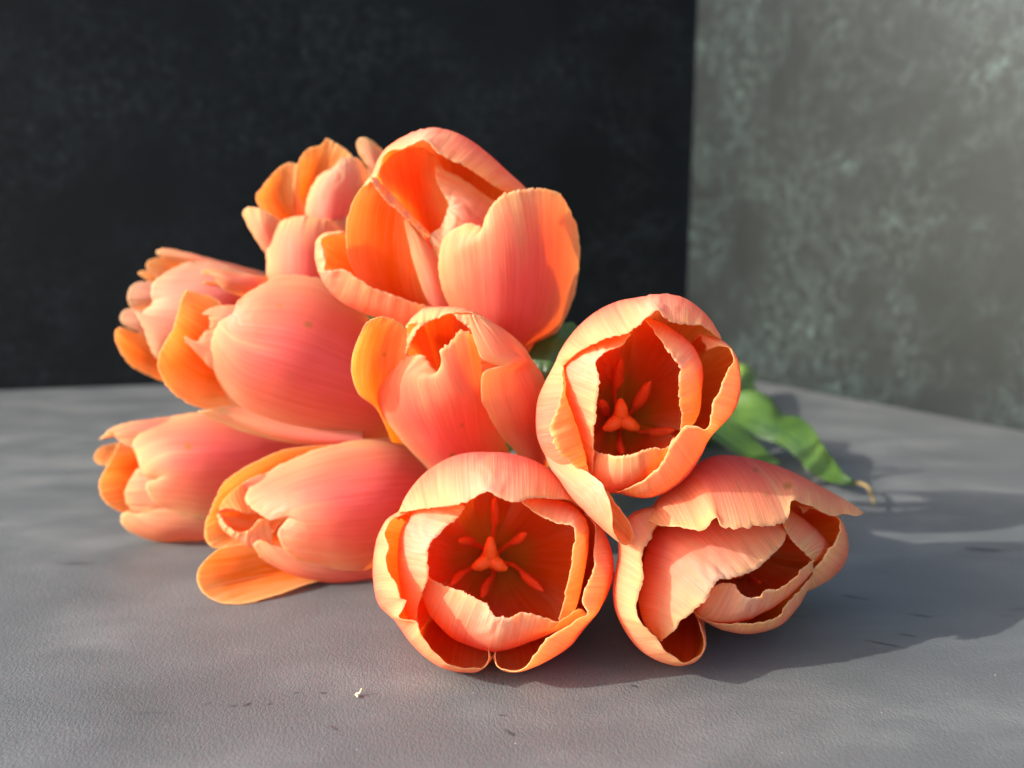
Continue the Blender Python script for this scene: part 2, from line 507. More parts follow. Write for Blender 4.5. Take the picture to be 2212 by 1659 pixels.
class Flower:
    def __init__(s, name, crop, D, at, tilt=(0, 0), label='', base=None, base_d=3.6, res=1.0):
        s.crop, s.D, s.at, s.tilt, s.res = crop, D, topx(crop, [at])[0], tilt, res
        b = topx(crop, [base if base is not None else at])
        s.bpx = b[0]
        s.base = unproj(b[0, 0], b[0, 1], s.depth(b)[0] + base_d)
        s.base[2] = max(s.base[2], 0.5)
        s.root = empty(name, (s.base[0], s.base[1], s.base[2]))
        tag(s.root, label, 'tulip', 'tulips in the bouquet')
        s.r = np.random.default_rng(abs(hash(label)) % 1000 if False else int(sum(map(ord, label))))
        s.k = 0

    def depth(s, px):
        return s.D + s.tilt[0] * (px[:, 0] - s.at[0]) + s.tilt[1] * (px[:, 1] - s.at[1])

    def pts(s, pts, d, crop=None):
        """pts in crop pixels; d = (left, middle, right) depth offsets in cm, or per-point list"""
        px = topx(crop or s.crop, pts)
        t = np.concatenate([[0], np.cumsum(np.linalg.norm(np.diff(px, axis=0), axis=1))]); t /= t[-1]
        if len(d) == 3:
            l, c, rr = d
            a2 = 2 * l - 4 * c + 2 * rr; a1 = -3 * l + 4 * c - rr
            dd = a2 * t * t + a1 * t + l
        else:
            dd = np.array(d, float)
        return unproj(px[:, 0], px[:, 1], s.depth(px) + dd)

    def petal(s, rows, face='O', probe=(0.5, 0.5), tint=0.0, spots=(), ruffle=0.05, jag=0.012, NU=None, NV=None, name='petal', crop=None, crump=(), wash=0.0):
        """rows: [(pts,(l,c,r)), ...] from base to rim; face: side seen from the camera at probe"""
        r = s.r
        R = [s.pts(p, d, crop) for p, d in rows]
        NU = NU or int(92 * s.res); NV = NV or int(70 * s.res)
        P, u, vv = surface(R, NU, NV, r, jag)
        N = normals(P)
        i, j = int(probe[1] * (NV - 1)), int(probe[0] * (NU - 1))
        tocam = CAMPOS - P[i, j]
        sign = 1.0 if np.dot(N[i, j], tocam) > 0 else -1.0
        if face == 'I': sign = -sign
        N = N * sign                      # N now points to the outside of the flower
        seg = np.linalg.norm(np.diff(P, axis=0), axis=2)
        fromrim = np.concatenate([np.cumsum(seg[::-1], axis=0)[::-1], np.zeros((1, NU))])
        width = np.linalg.norm(np.diff(P, axis=1), axis=2).sum(1).max()
        uc = u[None, :] * width / 2 + np.zeros((NV, 1))
        eu = (1 - np.abs(u))[None, :] * width / 2 * np.clip(0.6 + 0.8 * (1 - vv[:, None]), 0.6, 1.4)
        edge = np.minimum(fromrim, eu)
        wr = np.exp(-fromrim / 0.5)
        off = ruffle * wr * wavy(u, [2.3, 4.1, 6.7], r)[None, :] * 0.8
        off = off + 0.5 * ruffle * np.exp(-eu / 0.4) * wavy(vv, [1.7, 3.3, 5.2], r)[:, None] * np.clip(vv * 2, 0, 1)[:, None]
        off = off + 0.008 * np.exp(-fromrim / 0.9) * wavy(u, [13, 19, 27], r)[None, :]
        pale = np.full((NV, NU), float(wash))
        q = P - CAMPOS
        dep = q[..., 1] * CP - q[..., 2] * SP
        X = q[..., 0] / dep * FPX + W0 / 2
        Y = -(q[..., 1] * SP + q[..., 2] * CP) / dep * FPX + H0 / 2
        for (cx, cy, cr) in crump:        # crumpled, bleached petal tip
            dx, dy = X - cx, Y - cy
            dist = np.hypot(dx, dy) / cr
            ang = np.arctan2(dy, dx) + 0.25 * np.sin(dist * 5 + cx)
            off = off + 0.03 * np.exp(-dist * 1.1) * np.clip(dist * 2.5, 0, 1) * (np.sin(ang * 7 + cy) + 0.5 * np.sin(ang * 13 + cx))
            pale = np.maximum(pale, 0.85 * np.exp(-dist ** 1.3) * (0.75 + 0.25 * np.sin(ang * 11)))
        off = off + 0.03 * wavy(u * 0.5, [1.1, 2.3], r)[None, :] * wavy(vv, [0.9, 1.7], r)[:, None]
        P = P + N * off[..., None]
        N = normals(P) ; N *= np.sign((N * (N * 0 + 1)).sum() * 0 + 1)
        if np.dot(N[i, j], tocam) * (1 if face == 'O' else -1) < 0: N = -N
        th = 0.028 * np.clip(edge / 0.5, 0.3, 1.0)[..., None]
        A, B = P + N * th, P - N * th
        zmin = 0.03
        for G, k in ((A, 0.0), (B, 0.015)):
            G[..., 2] = np.where(G[..., 2] < zmin + k, zmin + k + 0.01 * np.tanh(zmin + k - G[..., 2]) * 0, G[..., 2])
        spot = np.zeros((NV, NU))
        if spots:
            for (sx, sy, sr) in spots:
                rr = np.hypot((X - sx) / 1.3, Y - sy) / sr
                spot = np.maximum(spot, np.clip(1.6 - 1.4 * rr, 0, 0.8))
        s.k += 1
        seed = float(r.uniform(0, 60))
        at = dict(uc=uc, pv=np.repeat(vv[:, None], NU, 1), edge=edge, side=np.zeros((NV, NU)), tint=np.full((NV, NU), tint), seed=np.full((NV, NU), seed), spot=spot, pale=pale)
        ab = dict(at); ab['side'] = np.ones((NV, NU))
        A = A - s.base; B = B - s.base
        # winding: the first grid's faces must look outwards
        n0 = np.cross(P[i, min(j + 1, NU - 1)] - P[i, j], P[min(i + 1, NV - 1), j] - P[i, j])
        if np.dot(n0, N[i, j]) < 0:
            A, B = A[:, ::-1], B[:, ::-1]
            at = {k: v[:, ::-1] for k, v in at.items()}; ab = {k: v[:, ::-1] for k, v in ab.items()}
        me = grid_mesh(name, A, B, at, ab, M_PETAL)
        return new_obj(name, me, s.root)

    def cup(s, c, bound, rim, bd=(0, 0, 0), rd=(-0.4, -2.0, -0.4), db=3.6, extra=(), sh=0.3, **kw):
        """petal of a flower seen into its mouth: c base centre, bound the widest line, rim the lip"""
        b = resample(np.array(bound, float), 25); c = np.array(c, float)
        rm = resample(np.array(rim, float), 25)
        rows = []
        for lat, de in ((0.10, 1.0), (0.45, 0.88), (0.75, 0.64), (0.94, 0.30)):
            rows.append((c + (b - c) * lat, tuple(x + db * de for x in bd)))
        rows.append((np.array(bound, float), bd))
        rows.append((b + (rm - b) * sh, tuple(x + (y - x) * 0.68 for x, y in zip(bd, rd))))
        rows.append((np.array(rim, float), rd))
        rows += list(extra)
        kw.setdefault('face', 'I'); kw.setdefault('probe', (0.5, 0.3))
        return s.petal(rows, **kw)

    def heart(s, c, lobes, stamens, dp=1.4, db=3.4, crop=None):
        """pistil with its three-lobed stigma and the stamens round it"""
        cpx = topx(s.crop, [c])
        d0 = s.depth(cpx)[0]
        B0 = unproj(cpx[0, 0], cpx[0, 1], d0 + db)
        T0 = unproj(cpx[0, 0], cpx[0, 1], d0 + dp + 0.25)
        me = tube([B0, B0 * 0.5 + T0 * 0.5, T0], [0.26, 0.3, 0.24], s.base)
        me.materials.append(M_STIGMA)
        pist = new_obj('pistil', me, s.root)
        lp = topx(s.crop, lobes)
        for x, y in lp:
            E = unproj(x, y, d0 + dp)
            C0 = unproj(cpx[0, 0], cpx[0, 1], d0 + dp + 0.12)
            me = tube([C0 + (C0 - E) * 0.10, C0 * 0.72 + E * 0.28 + np.array([0, -.04, 0]), C0 * 0.35 + E * 0.65 + np.array([0, -.06, 0]), E], [0.15, 0.20, 0.17, 0.075], s.base)
            me.materials.append(M_STIGMA)
            new_obj('stigma_lobe', me, pist)
        for (a, b_, w) in stamens:
            p = topx(s.crop, [a, b_])
            A0 = unproj(p[0, 0], p[0, 1], d0 + 2.7); E = unproj(p[1, 0], p[1, 1], d0 + 1.7)
            K = A0 * 0.7 + E * 0.3
            Bq = B0 * 0.8 + A0 * 0.2
            me = tube([Bq, A0, K], [0.05, 0.06, 0.05], s.base); me.materials.append(M_STAMEN)
            fil = new_obj('stamen', me, s.root)
            L = E - A0
            side = np.cross(L, CAMPOS - E); side = side / np.linalg.norm(side) * 0.03
            me = tube([A0 + L * .12, A0 + L * .32 + side, A0 + L * .62 + side, A0 + L * .88, E + L * .04], [0.045, w * .72, w * .78, w * .62, 0.035], s.base); me.materials.append(M_STAMEN)
            new_obj('anther', me, fil)


def tube(path, radii, origin=(0, 0, 0), seg=14, sub=6):
    P = np.array(path, float); t = chord(P, 1.0)
    n = (len(P) - 1) * sub + 1
    tq = np.linspace(0, t[-1], n)
    Q = herm(P, t, tq) if len(P) > 2 else P[0] + (P[-1] - P[0]) * (tq / t[-1])[:, None]
    Rr = np.interp(tq, t, radii)
    T = np.gradient(Q, axis=0); T /= np.linalg.norm(T, axis=1, keepdims=True)
    up = np.array([0.1, 0.2, 1.0]); up = up if abs(np.dot(up, T[0])) < 0.9 else np.array([1.0, 0.1, 0.1])
    rings = []
    x = np.cross(up, T[0])
    for k in range(n):
        x = x - T[k] * np.dot(x, T[k]); x /= np.linalg.norm(x); y = np.cross(T[k], x)
        a = np.linspace(0, 2 * math.pi, seg, endpoint=False)
        rings.append(Q[k] + Rr[k] * (np.cos(a)[:, None] * x + np.sin(a)[:, None] * y))
    V = np.concatenate(rings + [[Q[0] - T[0] * Rr[0] * 0.4], [Q[-1] + T[-1] * Rr[-1] * 0.5]]) - np.array(origin)
    F = []
    for k in range(n - 1):
        for i in range(seg):
            F.append((k * seg + i, k * seg + (i + 1) % seg, (k + 1) * seg + (i + 1) % seg, (k + 1) * seg + i))
    c0, c1 = n * seg, n * seg + 1
    for i in range(seg):
        F.append((c0, (i + 1) % seg, i)); F.append((c1, (n - 1) * seg + i, (n - 1) * seg + (i + 1) % seg))
    me = bpy.data.meshes.new('tube')
    me.from_pydata((V * CM).tolist(), [], F)
    me.polygons.foreach_set('use_smooth', np.ones(len(F), bool))
    for k, val in (('uc', np.concatenate([np.tile(np.linspace(-1, 1, seg), n), [0, 0]])), ('pv', np.concatenate([np.repeat(np.linspace(0, 6, n), seg), [0, 6]])), ('seed', np.full(len(V), float(rng.uniform(0, 50))))):
        a = me.attributes.new(k, 'FLOAT', 'POINT'); a.data.foreach_set('value', np.asarray(val, np.float32))
    me.update()
    return me

# ==================================================================== the tulips
# ---- 1: open tulip on the table, its mouth towards the camera
f = Flower('tulip', 'A', 19.3, (880, 850), (0, -0.0028), 'wide open tulip resting on the table with its three-lobed stigma showing', base=(880, 820), base_d=3.7)
C1 = (880, 820)
f.cup(C1, [(270,560),(330,430),(430,300),(540,215),(680,155),(860,138),(1050,158),(1200,212),(1330,300),(1430,420),(1505,540)],
      [(285,525),(420,515),(560,505),(700,485),(790,440),(840,410),(857,405),(885,415),(935,440),(1050,480),(1120,452),(1250,447),(1400,455),(1495,510)], rd=(-.5,-2.3,-.5), db=3.7, crump=[(1051,1060,45)])
f.cup(C1, [(330,500),(220,570),(150,690),(120,850),(125,1000),(160,1130),(255,1220),(345,1350),(450,1460),(560,1530),(700,1562),(820,1550),(890,1480)],
      [(360,525),(245,570),(195,650),(222,760),(205,830),(240,930),(288,1020),(300,1095),(338,1098),(335,1130),(275,1205),(400,1235),(432,1330),(485,1395),(560,1480),(650,1532),(760,1555),(850,1535),(877,1490),(862,1425)], rd=(-.4,-1.7,-.6), db=3.7)
f.cup(C1, [(1490,500),(1600,620),(1665,770),(1682,900),(1645,1050),(1565,1190),(1480,1290),(1400,1390),(1300,1460),(1150,1535),(1030,1568),(940,1545),(900,1480)],
      [(1490,530),(1555,600),(1562,690),(1545,800),(1556,870),(1522,950),(1490,1020),(1468,1080),(1475,1130),(1515,1185),(1420,1240),(1330,1290),(1220,1370),(1150,1480),(1080,1550),(1000,1567),(930,1535),(912,1485),(918,1430)], rd=(-.4,-1.7,-.6), db=3.7)
f.cup(C1, [(520,420),(400,500),(330,590),(292,700),(283,820),(290,950),(312,1100),(350,1220),(420,1290)],
      [(735,490),(655,590),(530,690),(492,740),(480,850),(485,950),(445,1050),(405,1180),(405,1232)], bd=(.2,.2,.2), rd=(-1.2,-1.6,-.3), db=3.3, crump=[(930,1172,60)])
f.cup(C1, [(1050,380),(1250,430),(1400,480),(1500,580),(1515,740),(1490,900),(1460,1050),(1420,1180),(1370,1260)],
      [(1085,465),(1180,540),(1265,592),(1350,610),(1420,622),(1430,655),(1418,740),(1410,830),(1385,960),(1352,1120),(1322,1228)], bd=(.2,.2,.2), rd=(-1.2,-1.6,-.3), db=3.3, crump=[(1241,1144,26)])
f.cup(C1, [(430,1060),(470,1160),(550,1265),(640,1345),(760,1395),(885,1428),(1010,1412),(1150,1362),(1300,1300),(1440,1235),(1515,1180)],
      [(480,948),(560,980),(640,1010),(790,1065),(860,1110),(895,1165),(918,1202),(945,1192),(990,1202),(1080,1172),(1200,1192),(1340,1238),(1400,1200),(1450,1150),(1505,1190)], bd=(.1,.1,.1), rd=(-.7,-1.5,-.8), db=3.3, crump=[(1073,1330,48)])
f.heart((880, 830), [(882,690),(765,885),(985,895)], [((905,640),(912,440),.17),((800,740),(682,712),.17),((1010,730),(1110,668),.17),((745,900),(625,1000),.15),((900,940),(828,1078),.16),((1060,890),(1218,1035),.17)])

# ---- 2: open tulip held above it
f = Flower('tulip', 'B', 19.0, (800, 800), (-0.002, 0.0), 'open tulip leaning on two others with one petal hanging down between them', base=(690, 950), base_d=3.7)
C2 = (690, 950)
f.cup(C2, [(200,660),(235,590),(300,460),(400,330),(520,230),(650,165),(830,125),(1010,108),(1120,135),(1230,210),(1320,310),(1370,410)],
      [(285,612),(360,540),(430,490),(560,430),(700,395),(800,345),(880,270),(938,222),(985,265),(1060,310),(1140,325),(1240,320),(1300,350),(1358,405)], rd=(-.5,-2.0,-.5), crump=[(1419,670,34)])
f.cup(C2, [(1230,380),(1390,435),(1480,540),(1505,690),(1490,830),(1430,940),(1350,1020),(1280,1110),(1235,1210),(1150,1340),(1030,1440),(900,1493),(770,1490),(650,1455)],
      [(1290,500),(1385,460),(1440,480),(1470,550),(1400,650),(1365,760),(1310,855),(1312,900),(1300,980),(1262,1032),(1190,1005),(1125,993),(1085,1040),(1030,1100),(990,1190),(950,1270),(870,1350),(760,1420),(680,1463)], rd=(-.3,-1.7,-.7))
f.cup(C2, [(240,570),(180,700),(130,830),(115,950),(125,1080),(170,1190),(250,1300),(350,1390)],
      [(292,600),(300,700),(305,800),(350,930),(395,1060),(430,1180),(455,1290),(465,1335)], rd=(-.6,-1.3,-.6),
      extra=[([(285,640),(280,760),(262,850),(205,960),(180,1030),(197,1120),(255,1212),(335,1272),(450,1338)], (-.9,-1.75,-.9))])
f.cup(C2, [(700,330),(560,420),(420,490),(300,610),(300,760),(330,880),(380,1020),(430,1150),(455,1300)],
      [(760,380),(690,465),(600,500),(552,535),(525,580),(545,660),(550,740),(530,900),(520,1000),(505,1120),(500,1300),(482,1340)], bd=(.2,.1,.2), rd=(-1.2,-1.6,-.5), db=3.3, crump=[(1291,777,48)])
f.cup(C2, [(800,250),(930,290),(1060,360),(1170,450),(1220,530),(1248,650),(1240,760),(1225,900),(1190,990),(1140,1050)],
      [(868,285),(920,360),(960,430),(1010,500),(1050,560),(1080,600),(1085,680),(1075,760),(1085,860),(1100,950),(1095,1030)], bd=(.2,.1,.2), rd=(-1.2,-1.5,-.5), db=3.3, crump=[(1464,792,30)])
f.cup(C2, [(455,1290),(480,1370),(560,1440),(690,1462),(820,1400),(920,1310),(1020,1180),(1100,1090)],
      [(510,1170),(620,1195),(740,1195),(840,1165),(920,1150),(1000,1160),(1040,1090)], bd=(.1,.1,.1), rd=(-.6,-1.3,-.8), db=3.3)
f.petal([([(1300,850),(1270,845),(1250,850)], (2.5,2.6,2.4)),
         ([(1265,960),(1220,985),(1185,950),(1172,940),(1185,975)], (.9,.8,.6,.3,.0)),
         ([(1290,1015),(1265,1045),(1205,1015),(1190,1008),(1232,1000)], (.3,.3,.0,-.2,-.7)),
         ([(1310,1058),(1290,1072),(1242,1070),(1228,1062),(1272,1022)], (-.2,-.1,-.5,-.8,-1.4)),
         ([(1334,1092),(1318,1108),(1278,1112),(1262,1098),(1305,1052)], (-.5,-.4,-.8,-1.1,-1.8)),
         ([(1357,1124),(1342,1142),(1312,1146),(1298,1132),(1320,1100)], (-.7,-.6,-1.0,-1.3,-1.85)),
         ([(1367,1148),(1356,1163),(1340,1170),(1328,1162),(1323,1146)], (-.9,-.8,-1.1,-1.4,-1.7)),
         ([(1369,1166),(1365,1174),(1356,1178),(1347,1175),(1336,1166)], (-1.1,-1.1,-1.2,-1.4,-1.5))], face='O', probe=(.8, .6), crump=[(1303,1052,40)], crop='Z', ruffle=.02)
f.heart((690, 960), [(688,825),(572,1030),(808,1025)], [((645,780),(690,560),.19),((760,910),(888,715),.21),((585,930),(552,840),.19),((840,1050),(1048,1040),.19),((680,1090),(697,1190),.15)])

# ---- 3: tulip on the table turned to the right
f = Flower('tulip', 'C', 19.5, (920, 760), (0.0022, -0.0026), 'tulip on the table turned away with notched petals and a spotted upper petal', base=(600, 560), base_d=3.8)
C3 = (640, 600)
f.cup(C3, [(330,500),(430,380),(560,270),(680,160),(800,95),(950,88),(1130,120),(1300,175),(1500,275),(1640,350),(1760,420),(1832,468)],
      [(400,545),(500,570),(620,590),(750,608),(795,545),(832,517),(860,580),(930,607),(1030,600),(1120,580),(1220,572),(1290,560),(1330,500),(1336,402),(1460,425),(1560,480),(1650,497),(1690,480),(1790,497),(1828,476)],
      bd=(.2,.2,.0), rd=(-1.2,-2.3,-.2), sh=.38, spots=[(1701,1052,8),(1632,1018,5),(1656,1066,5)])
f.cup(C3, [(420,420),(230,500),(160,620),(155,760),(120,1000),(130,1120),(240,1340),(330,1430),(450,1490),(590,1513),(680,1480),(745,1380),(700,1210)],
      [(460,555),(392,600),(385,660),(340,720),(325,830),(330,930),(300,1060),(282,1140),(300,1200),(370,1290),(440,1345),(480,1410),(560,1475),(600,1508),(670,1480),(735,1390),(695,1215)], rd=(-.8,-1.5,-.4))
f.cup(C3, [(440,1345),(340,1240),(300,1120),(320,900),(360,720),(420,600),(700,520),(1000,480),(1290,560)],
      [(440,1343),(500,1310),(560,1270),(590,1215),(640,1190),(700,1130),(780,1080),(810,1000),(850,945),(960,935),(1060,890),(1150,840),(1220,760),(1290,680),(1302,620)], bd=(-.2,.2,-.2), rd=(-.9,-1.7,-1.0), db=3.2, sh=.4, crump=[(1552,1258,70)])
f.cup((760,700), [(700,1050),(690,1180),(780,1222),(900,1225),(1000,1212),(1150,1150),(1300,1050),(1400,960),(1480,880)],
      [(800,990),(850,945),(900,938),(955,945),(985,1000),(1050,1045),(1110,1040),(1180,990),(1260,985),(1350,920),(1420,850),(1490,790)], bd=(.1,.1,.1), rd=(-.8,-1.4,-.7), db=3.2, crump=[(1614,1288,45)])
f.cup((760,700), [(660,1150),(780,1230),(870,1270),(1000,1295),(1130,1285),(1270,1230),(1380,1110),(1450,1000),(1500,940)],
      [(700,1190),(790,1225),(900,1228),(1000,1225),(1130,1218),(1240,1185),(1290,1110),(1350,1040),(1430,960),(1476,900)], bd=(.2,.2,.2), rd=(-.2,-.8,-.3), db=3.4)
f.cup((760,700), [(1300,430),(1430,525),(1540,620),(1588,690),(1570,760),(1490,810)],
      [(1280,560),(1310,630),(1350,685),(1410,740),(1440,770),(1485,800)], bd=(.3,.2,.2), rd=(-.7,-1.0,-.5), db=3.0)
f.cup((760,700), [(1380,420),(1540,445),(1665,520),(1715,640),(1722,740),(1690,830),(1620,905),(1540,960),(1455,1005)],
      [(1425,480),(1470,442),(1560,470),(1650,503),(1668,570),(1640,650),(1580,730),(1530,800),(1487,845),(1483,900),(1475,950)], bd=(.4,.4,.4), rd=(.2,-.7,-.2), db=3.3)
f.heart((960, 860), [(930,800),(890,900),(1000,890)], [((1050,880),(1115,945),.09),((1000,780),(1080,740),.1),((930,760),(960,690),.1)])

# ---- 4: half closed tulip behind the first
f = Flower('tulip', 'D', 20.9, (930, 850), (0.0, 0.008), 'half closed tulip with torn petal tips and one orange petal bent aside', base=(1150, 1800), base_d=3.4)
f.cup((1000,1250), [(540,420),(560,300),(640,200),(700,152),(900,135),(1080,150),(1200,205),(1320,290)],
      [(575,420),(585,278),(640,292),(682,302),(760,265),(830,235),(920,190),(1000,178),(1100,180),(1200,230)], bd=(1.2,1.3,1.0), rd=(.9,.5,.6), db=2.5)
f.cup((1000,1250), [(950,175),(1080,180),(1180,260),(1300,400),(1420,560),(1480,720),(1470,860)],
      [(1000,240),(1030,270),(1060,290),(1095,320),(1140,400),(1180,540),(1190,700),(1210,820)], bd=(.9,.6,.5), rd=(.4,.0,-.1), db=2.4, tint=.5, crump=[(1000,706,18)])
f.cup((1000,1250), [(500,680),(520,590),(530,490),(580,390),(640,290),(700,260)],
      [(575,640),(572,560),(580,500),(620,390),(682,300),(720,290)], bd=(.8,.9,1.0), rd=(.5,.3,.6), db=2.4)
f.petal([([(420,1300),(560,1330),(700,1330)], (2.0,2.4,2.2)), ([(285,1010),(400,1050),(600,1050)], (.5,1.4,1.2)), ([(130,870),(300,850),(480,800)], (-.2,.8,.6)), ([(75,700),(250,680),(530,640)], (-.5,.5,.3)),
         ([(88,540),(290,500),(545,520)], (-.5,.4,.2)), ([(150,370),(320,340),(555,400)], (-.4,.2,.2)), ([(212,258),(270,228),(330,210),(410,222),(490,265),(560,320)], (-.3,-.1,.1))], face='I', probe=(.4,.6), tint=.6, spots=[(830,764,4)], jag=.006)
f.petal([([(950,1830),(1120,1900),(1350,1830)], (3.2,2.6,3.2)), ([(750,1545),(1050,1560),(1480,1500)], (2.2,.8,1.6)), ([(500,1275),(900,1250),(1400,1250)], (1.3,-.5,.6)), ([(300,1000),(700,950),(1000,920),(1350,900)], (1.0,-1.0,.3)),
         ([(310,860),(600,750),(950,760),(1280,650)], (.8,-.9,.3)), ([(345,785),(405,725),(415,690),(480,630),(525,575),(600,540),(715,540),(790,650),(880,722),(893,732),(893,715),(872,600),(842,470),(890,440),(950,380),(1000,315),(1080,308),(1120,345),(1200,450)], (.8,-.6,.4))],
        spots=[(978,982,6),(997,915,4)], NU=116)
f.petal([([(1250,1830),(1400,1880),(1620,1800)], (3.0,2.6,3.0)), ([(1515,1430),(1640,1450),(1790,1470)], (.9,.6,2.2)), ([(1400,1280),(1560,1250),(1765,1250)], (.1,.0,1.4)), ([(1270,1070),(1500,1000),(1790,900)], (-.7,-.5,1.0)), ([(1207,880),(1450,800),(1745,740)], (-.9,-.5,.9)),
         ([(1214,705),(1430,695),(1700,665)], (-.9,-.4,.9)), ([(1358,652),(1460,620),(1650,600)], (-.6,-.3,.8)), ([(1228,590),(1400,530),(1590,500)], (-.7,-.3,.7)), ([(1145,420),(1300,360),(1450,360)], (-.3,.0,.7)), ([(1085,185),(1150,195),(1250,240)], (.4,.5,.7))], NV=100, jag=.004)

# ---- 5: the large open tulip on top
f = Flower('tulip', 'E', 22.3, (1100, 800), (0.0, 0.004), 'largest loosely opened tulip crowning the top of the bouquet', base=(1250, 1650), base_d=2.5)
C5 = (1050, 1150)
f.cup(C5, [(470,420),(500,330),(570,210),(700,115),(830,62),(920,50),(1050,75),(1150,120),(1300,230),(1420,340),(1560,470),(1650,560)],
      [(500,430),(530,345),(580,222),(690,197),(800,150),(845,135),(880,160),(915,220),(1000,270),(1100,310),(1200,370),(1290,430),(1400,492),(1500,520)], bd=(.8,.6,.9), rd=(.4,-.9,.4), db=2.6, crump=[(917,304,36)])
f.petal([([(950,1250),(1000,1200),(1050,1150)], (2.6,2.6,2.6)), ([(700,900),(900,900),(1060,850)], (1.2,1.9,1.6)), ([(560,480),(800,520),(1040,640)], (.5,1.4,1.0)), ([(530,380),(750,340),(1010,470)], (.4,1.0,.9)), ([(535,330),(620,230),(800,170),(900,210),(980,320)], (.4,.7,.8))], face='I', tint=.5)
f.petal([([(1250,1330),(1400,1200),(1500,1000)], (1.6,1.4,1.6)), ([(1120,1180),(1380,900),(1480,640)], (.9,.5,.9)), ([(1010,1050),(1220,800),(1340,555)], (.3,.0,.6)), ([(955,985),(1080,720),(1160,430)], (.1,-.1,.5)), ([(930,950),(885,830),(890,797),(960,745),(1003,650),(1022,570),(960,480),(917,380),(925,300)], (.2,.2,.6))], crump=[(966,445,45),(930,510,30)])
f.petal([([(800,1330),(880,1370),(960,1360)], (2.0,2.2,1.8)), ([(420,1150),(650,1200),(900,1260)], (.4,1.0,.9)), ([(320,1000),(570,1000),(880,1100)], (.0,.6,.5)), ([(293,830),(540,820),(870,960)], (-.2,.4,.3)), ([(305,680),(520,650),(870,850)], (-.2,.3,.2)), ([(350,540),(500,520),(840,770)], (-.2,.2,.2)), ([(410,460),(480,392),(560,465),(700,605),(890,795)], (-.2,.0,.1)),
         ([(440,450),(468,425),(555,545),(690,660),(875,825)], (-.35,-.3,-.15))], face='I', probe=(.5,.5), tint=1.0, jag=.004, crump=[(812,392,20),(845,425,20),(878,458,18),(908,488,16)])
f.petal([([(950,1500),(1040,1520),(1140,1500)], (1.4,1.2,1.4)), ([(885,1310),(970,1320),(1060,1330)], (.5,.2,.4)), ([(845,1210),(930,1190),(1020,1200)], (.3,.0,.2)), ([(785,1040),(870,1000),(960,1020)], (.2,-.1,.1)), ([(738,860),(800,840),(880,870)], (.1,-.1,.1)), ([(712,700),(718,690),(730,700),(745,725),(765,755)], (.0,.0,.0))], jag=.004)
f.petal([([(1300,1650),(1430,1720),(1580,1640)], (1.8,1.4,2.2)), ([(1180,1500),(1400,1580),(1650,1590)], (.9,.2,1.6)), ([(1050,1340),(1400,1380),(1790,1490)], (.2,-.8,1.2)), ([(980,1200),(1400,1150),(1895,1290)], (-.2,-1.2,1.0)), ([(950,1050),(1400,920),(1953,1000)], (-.4,-1.3,.9)),
         ([(955,940),(1300,800),(1600,700),(1945,820)], (-.4,-1.2,.8)), ([(1000,820),(1080,742),(1200,712),(1255,735),(1287,757),(1282,670),(1330,580),(1400,500),(1520,470),(1690,458),(1800,490),(1870,600),(1918,720)], (-.4,-.9,.7))], NU=116)
f.cup((900, 1330), [(290,780),(150,791),(105,820),(78,930),(100,1050),(170,1180),(250,1260),(400,1340),(560,1400),(740,1450),(900,1450)],
      [(290,798),(200,800),(125,830),(130,900),(150,1000),(140,1045),(290,1040),(370,1095),(450,1150),(600,1210),(750,1262),(895,1312)], bd=(.3,-.2,-.1), rd=(.1,-.9,-.5), db=1.5, tint=.1, crump=[(710,585,22),(702,545,16)])

# ---- 6: tulip behind the large one
f = Flower('tulip', 'F', 26.3, (750, 750), (0.002, 0.0), 'tulip tucked behind the large top one with a loose upright petal tip', base=(1000, 1500), base_d=1.5, res=.75)
f.petal([([(620,900),(700,920),(780,880)], (1.0,1.3,1.0)), ([(600,640),(760,600),(900,560)], (.5,1.1,.8)), ([(640,400),(800,380),(1050,360)], (.4,.9,.6)), ([(648,335),(700,240),(760,190),(870,160),(915,98),(1000,140),(1090,200),(1165,275)], (.4,.6,.5))], face='I', tint=.6)
f.petal([([(420,900),(550,960),(740,900)], (.9,1.2,.9)), ([(285,740),(500,800),(730,760)], (.2,.8,.7)), ([(255,655),(450,620),(640,620)], (.1,.6,.5)), ([(290,600),(390,460),(480,370),(560,325),(660,345)], (.1,.3,.3))], face='I', tint=.6)
f.petal([([(420,1300),(500,1280),(600,1250)], (.8,.6,.6)), ([(340,1170),(420,1120),(520,1050)], (.2,-.2,.1)), ([(235,1020),(340,950),(480,920)], (.0,-.4,-.1)), ([(130,820),(135,780),(165,748),(220,740),(300,760),(400,810),(500,870)], (.1,-.3,-.1))])
f.petal([([(1000,1000),(1050,1020),(1150,1000)], (.6,.3,.6)), ([(735,840),(950,880),(1200,860)], (.2,-.4,.4)), ([(735,680),(950,650),(1250,660)], (.1,-.5,.3)), ([(790,530),(980,480),(1310,490)], (.1,-.4,.3)), ([(870,425),(960,385),(1018,340),(1050,290),(1120,275),(1200,285),(1255,335)], (.1,-.1,.3))], crump=[(727,352,40)])
f.petal([([(1250,700),(1350,750),(1450,700)], (.7,.5,.7)), ([(1310,430),(1400,480),(1480,420)], (.4,.2,.5)), ([(1240,280),(1340,300),(1460,290)], (.3,.1,.5)), ([(1215,240),(1192,160),(1215,100),(1280,97),(1370,150),(1450,235)], (.3,.2,.5))])
f.petal([([(500,1700),(800,1750),(1100,1700)], (1.0,.6,1.0)), ([(365,1400),(700,1450),(1150,1400)], (.0,-1.0,.0)), ([(355,1180),(700,1130),(1150,1180)], (-.1,-1.1,.0)), ([(372,1000),(700,960),(1150,990)], (-.1,-.9,.0)), ([(415,930),(500,875),(600,830),(720,825),(900,852),(1000,842),(1150,830)], (-.1,-.6,.0))])

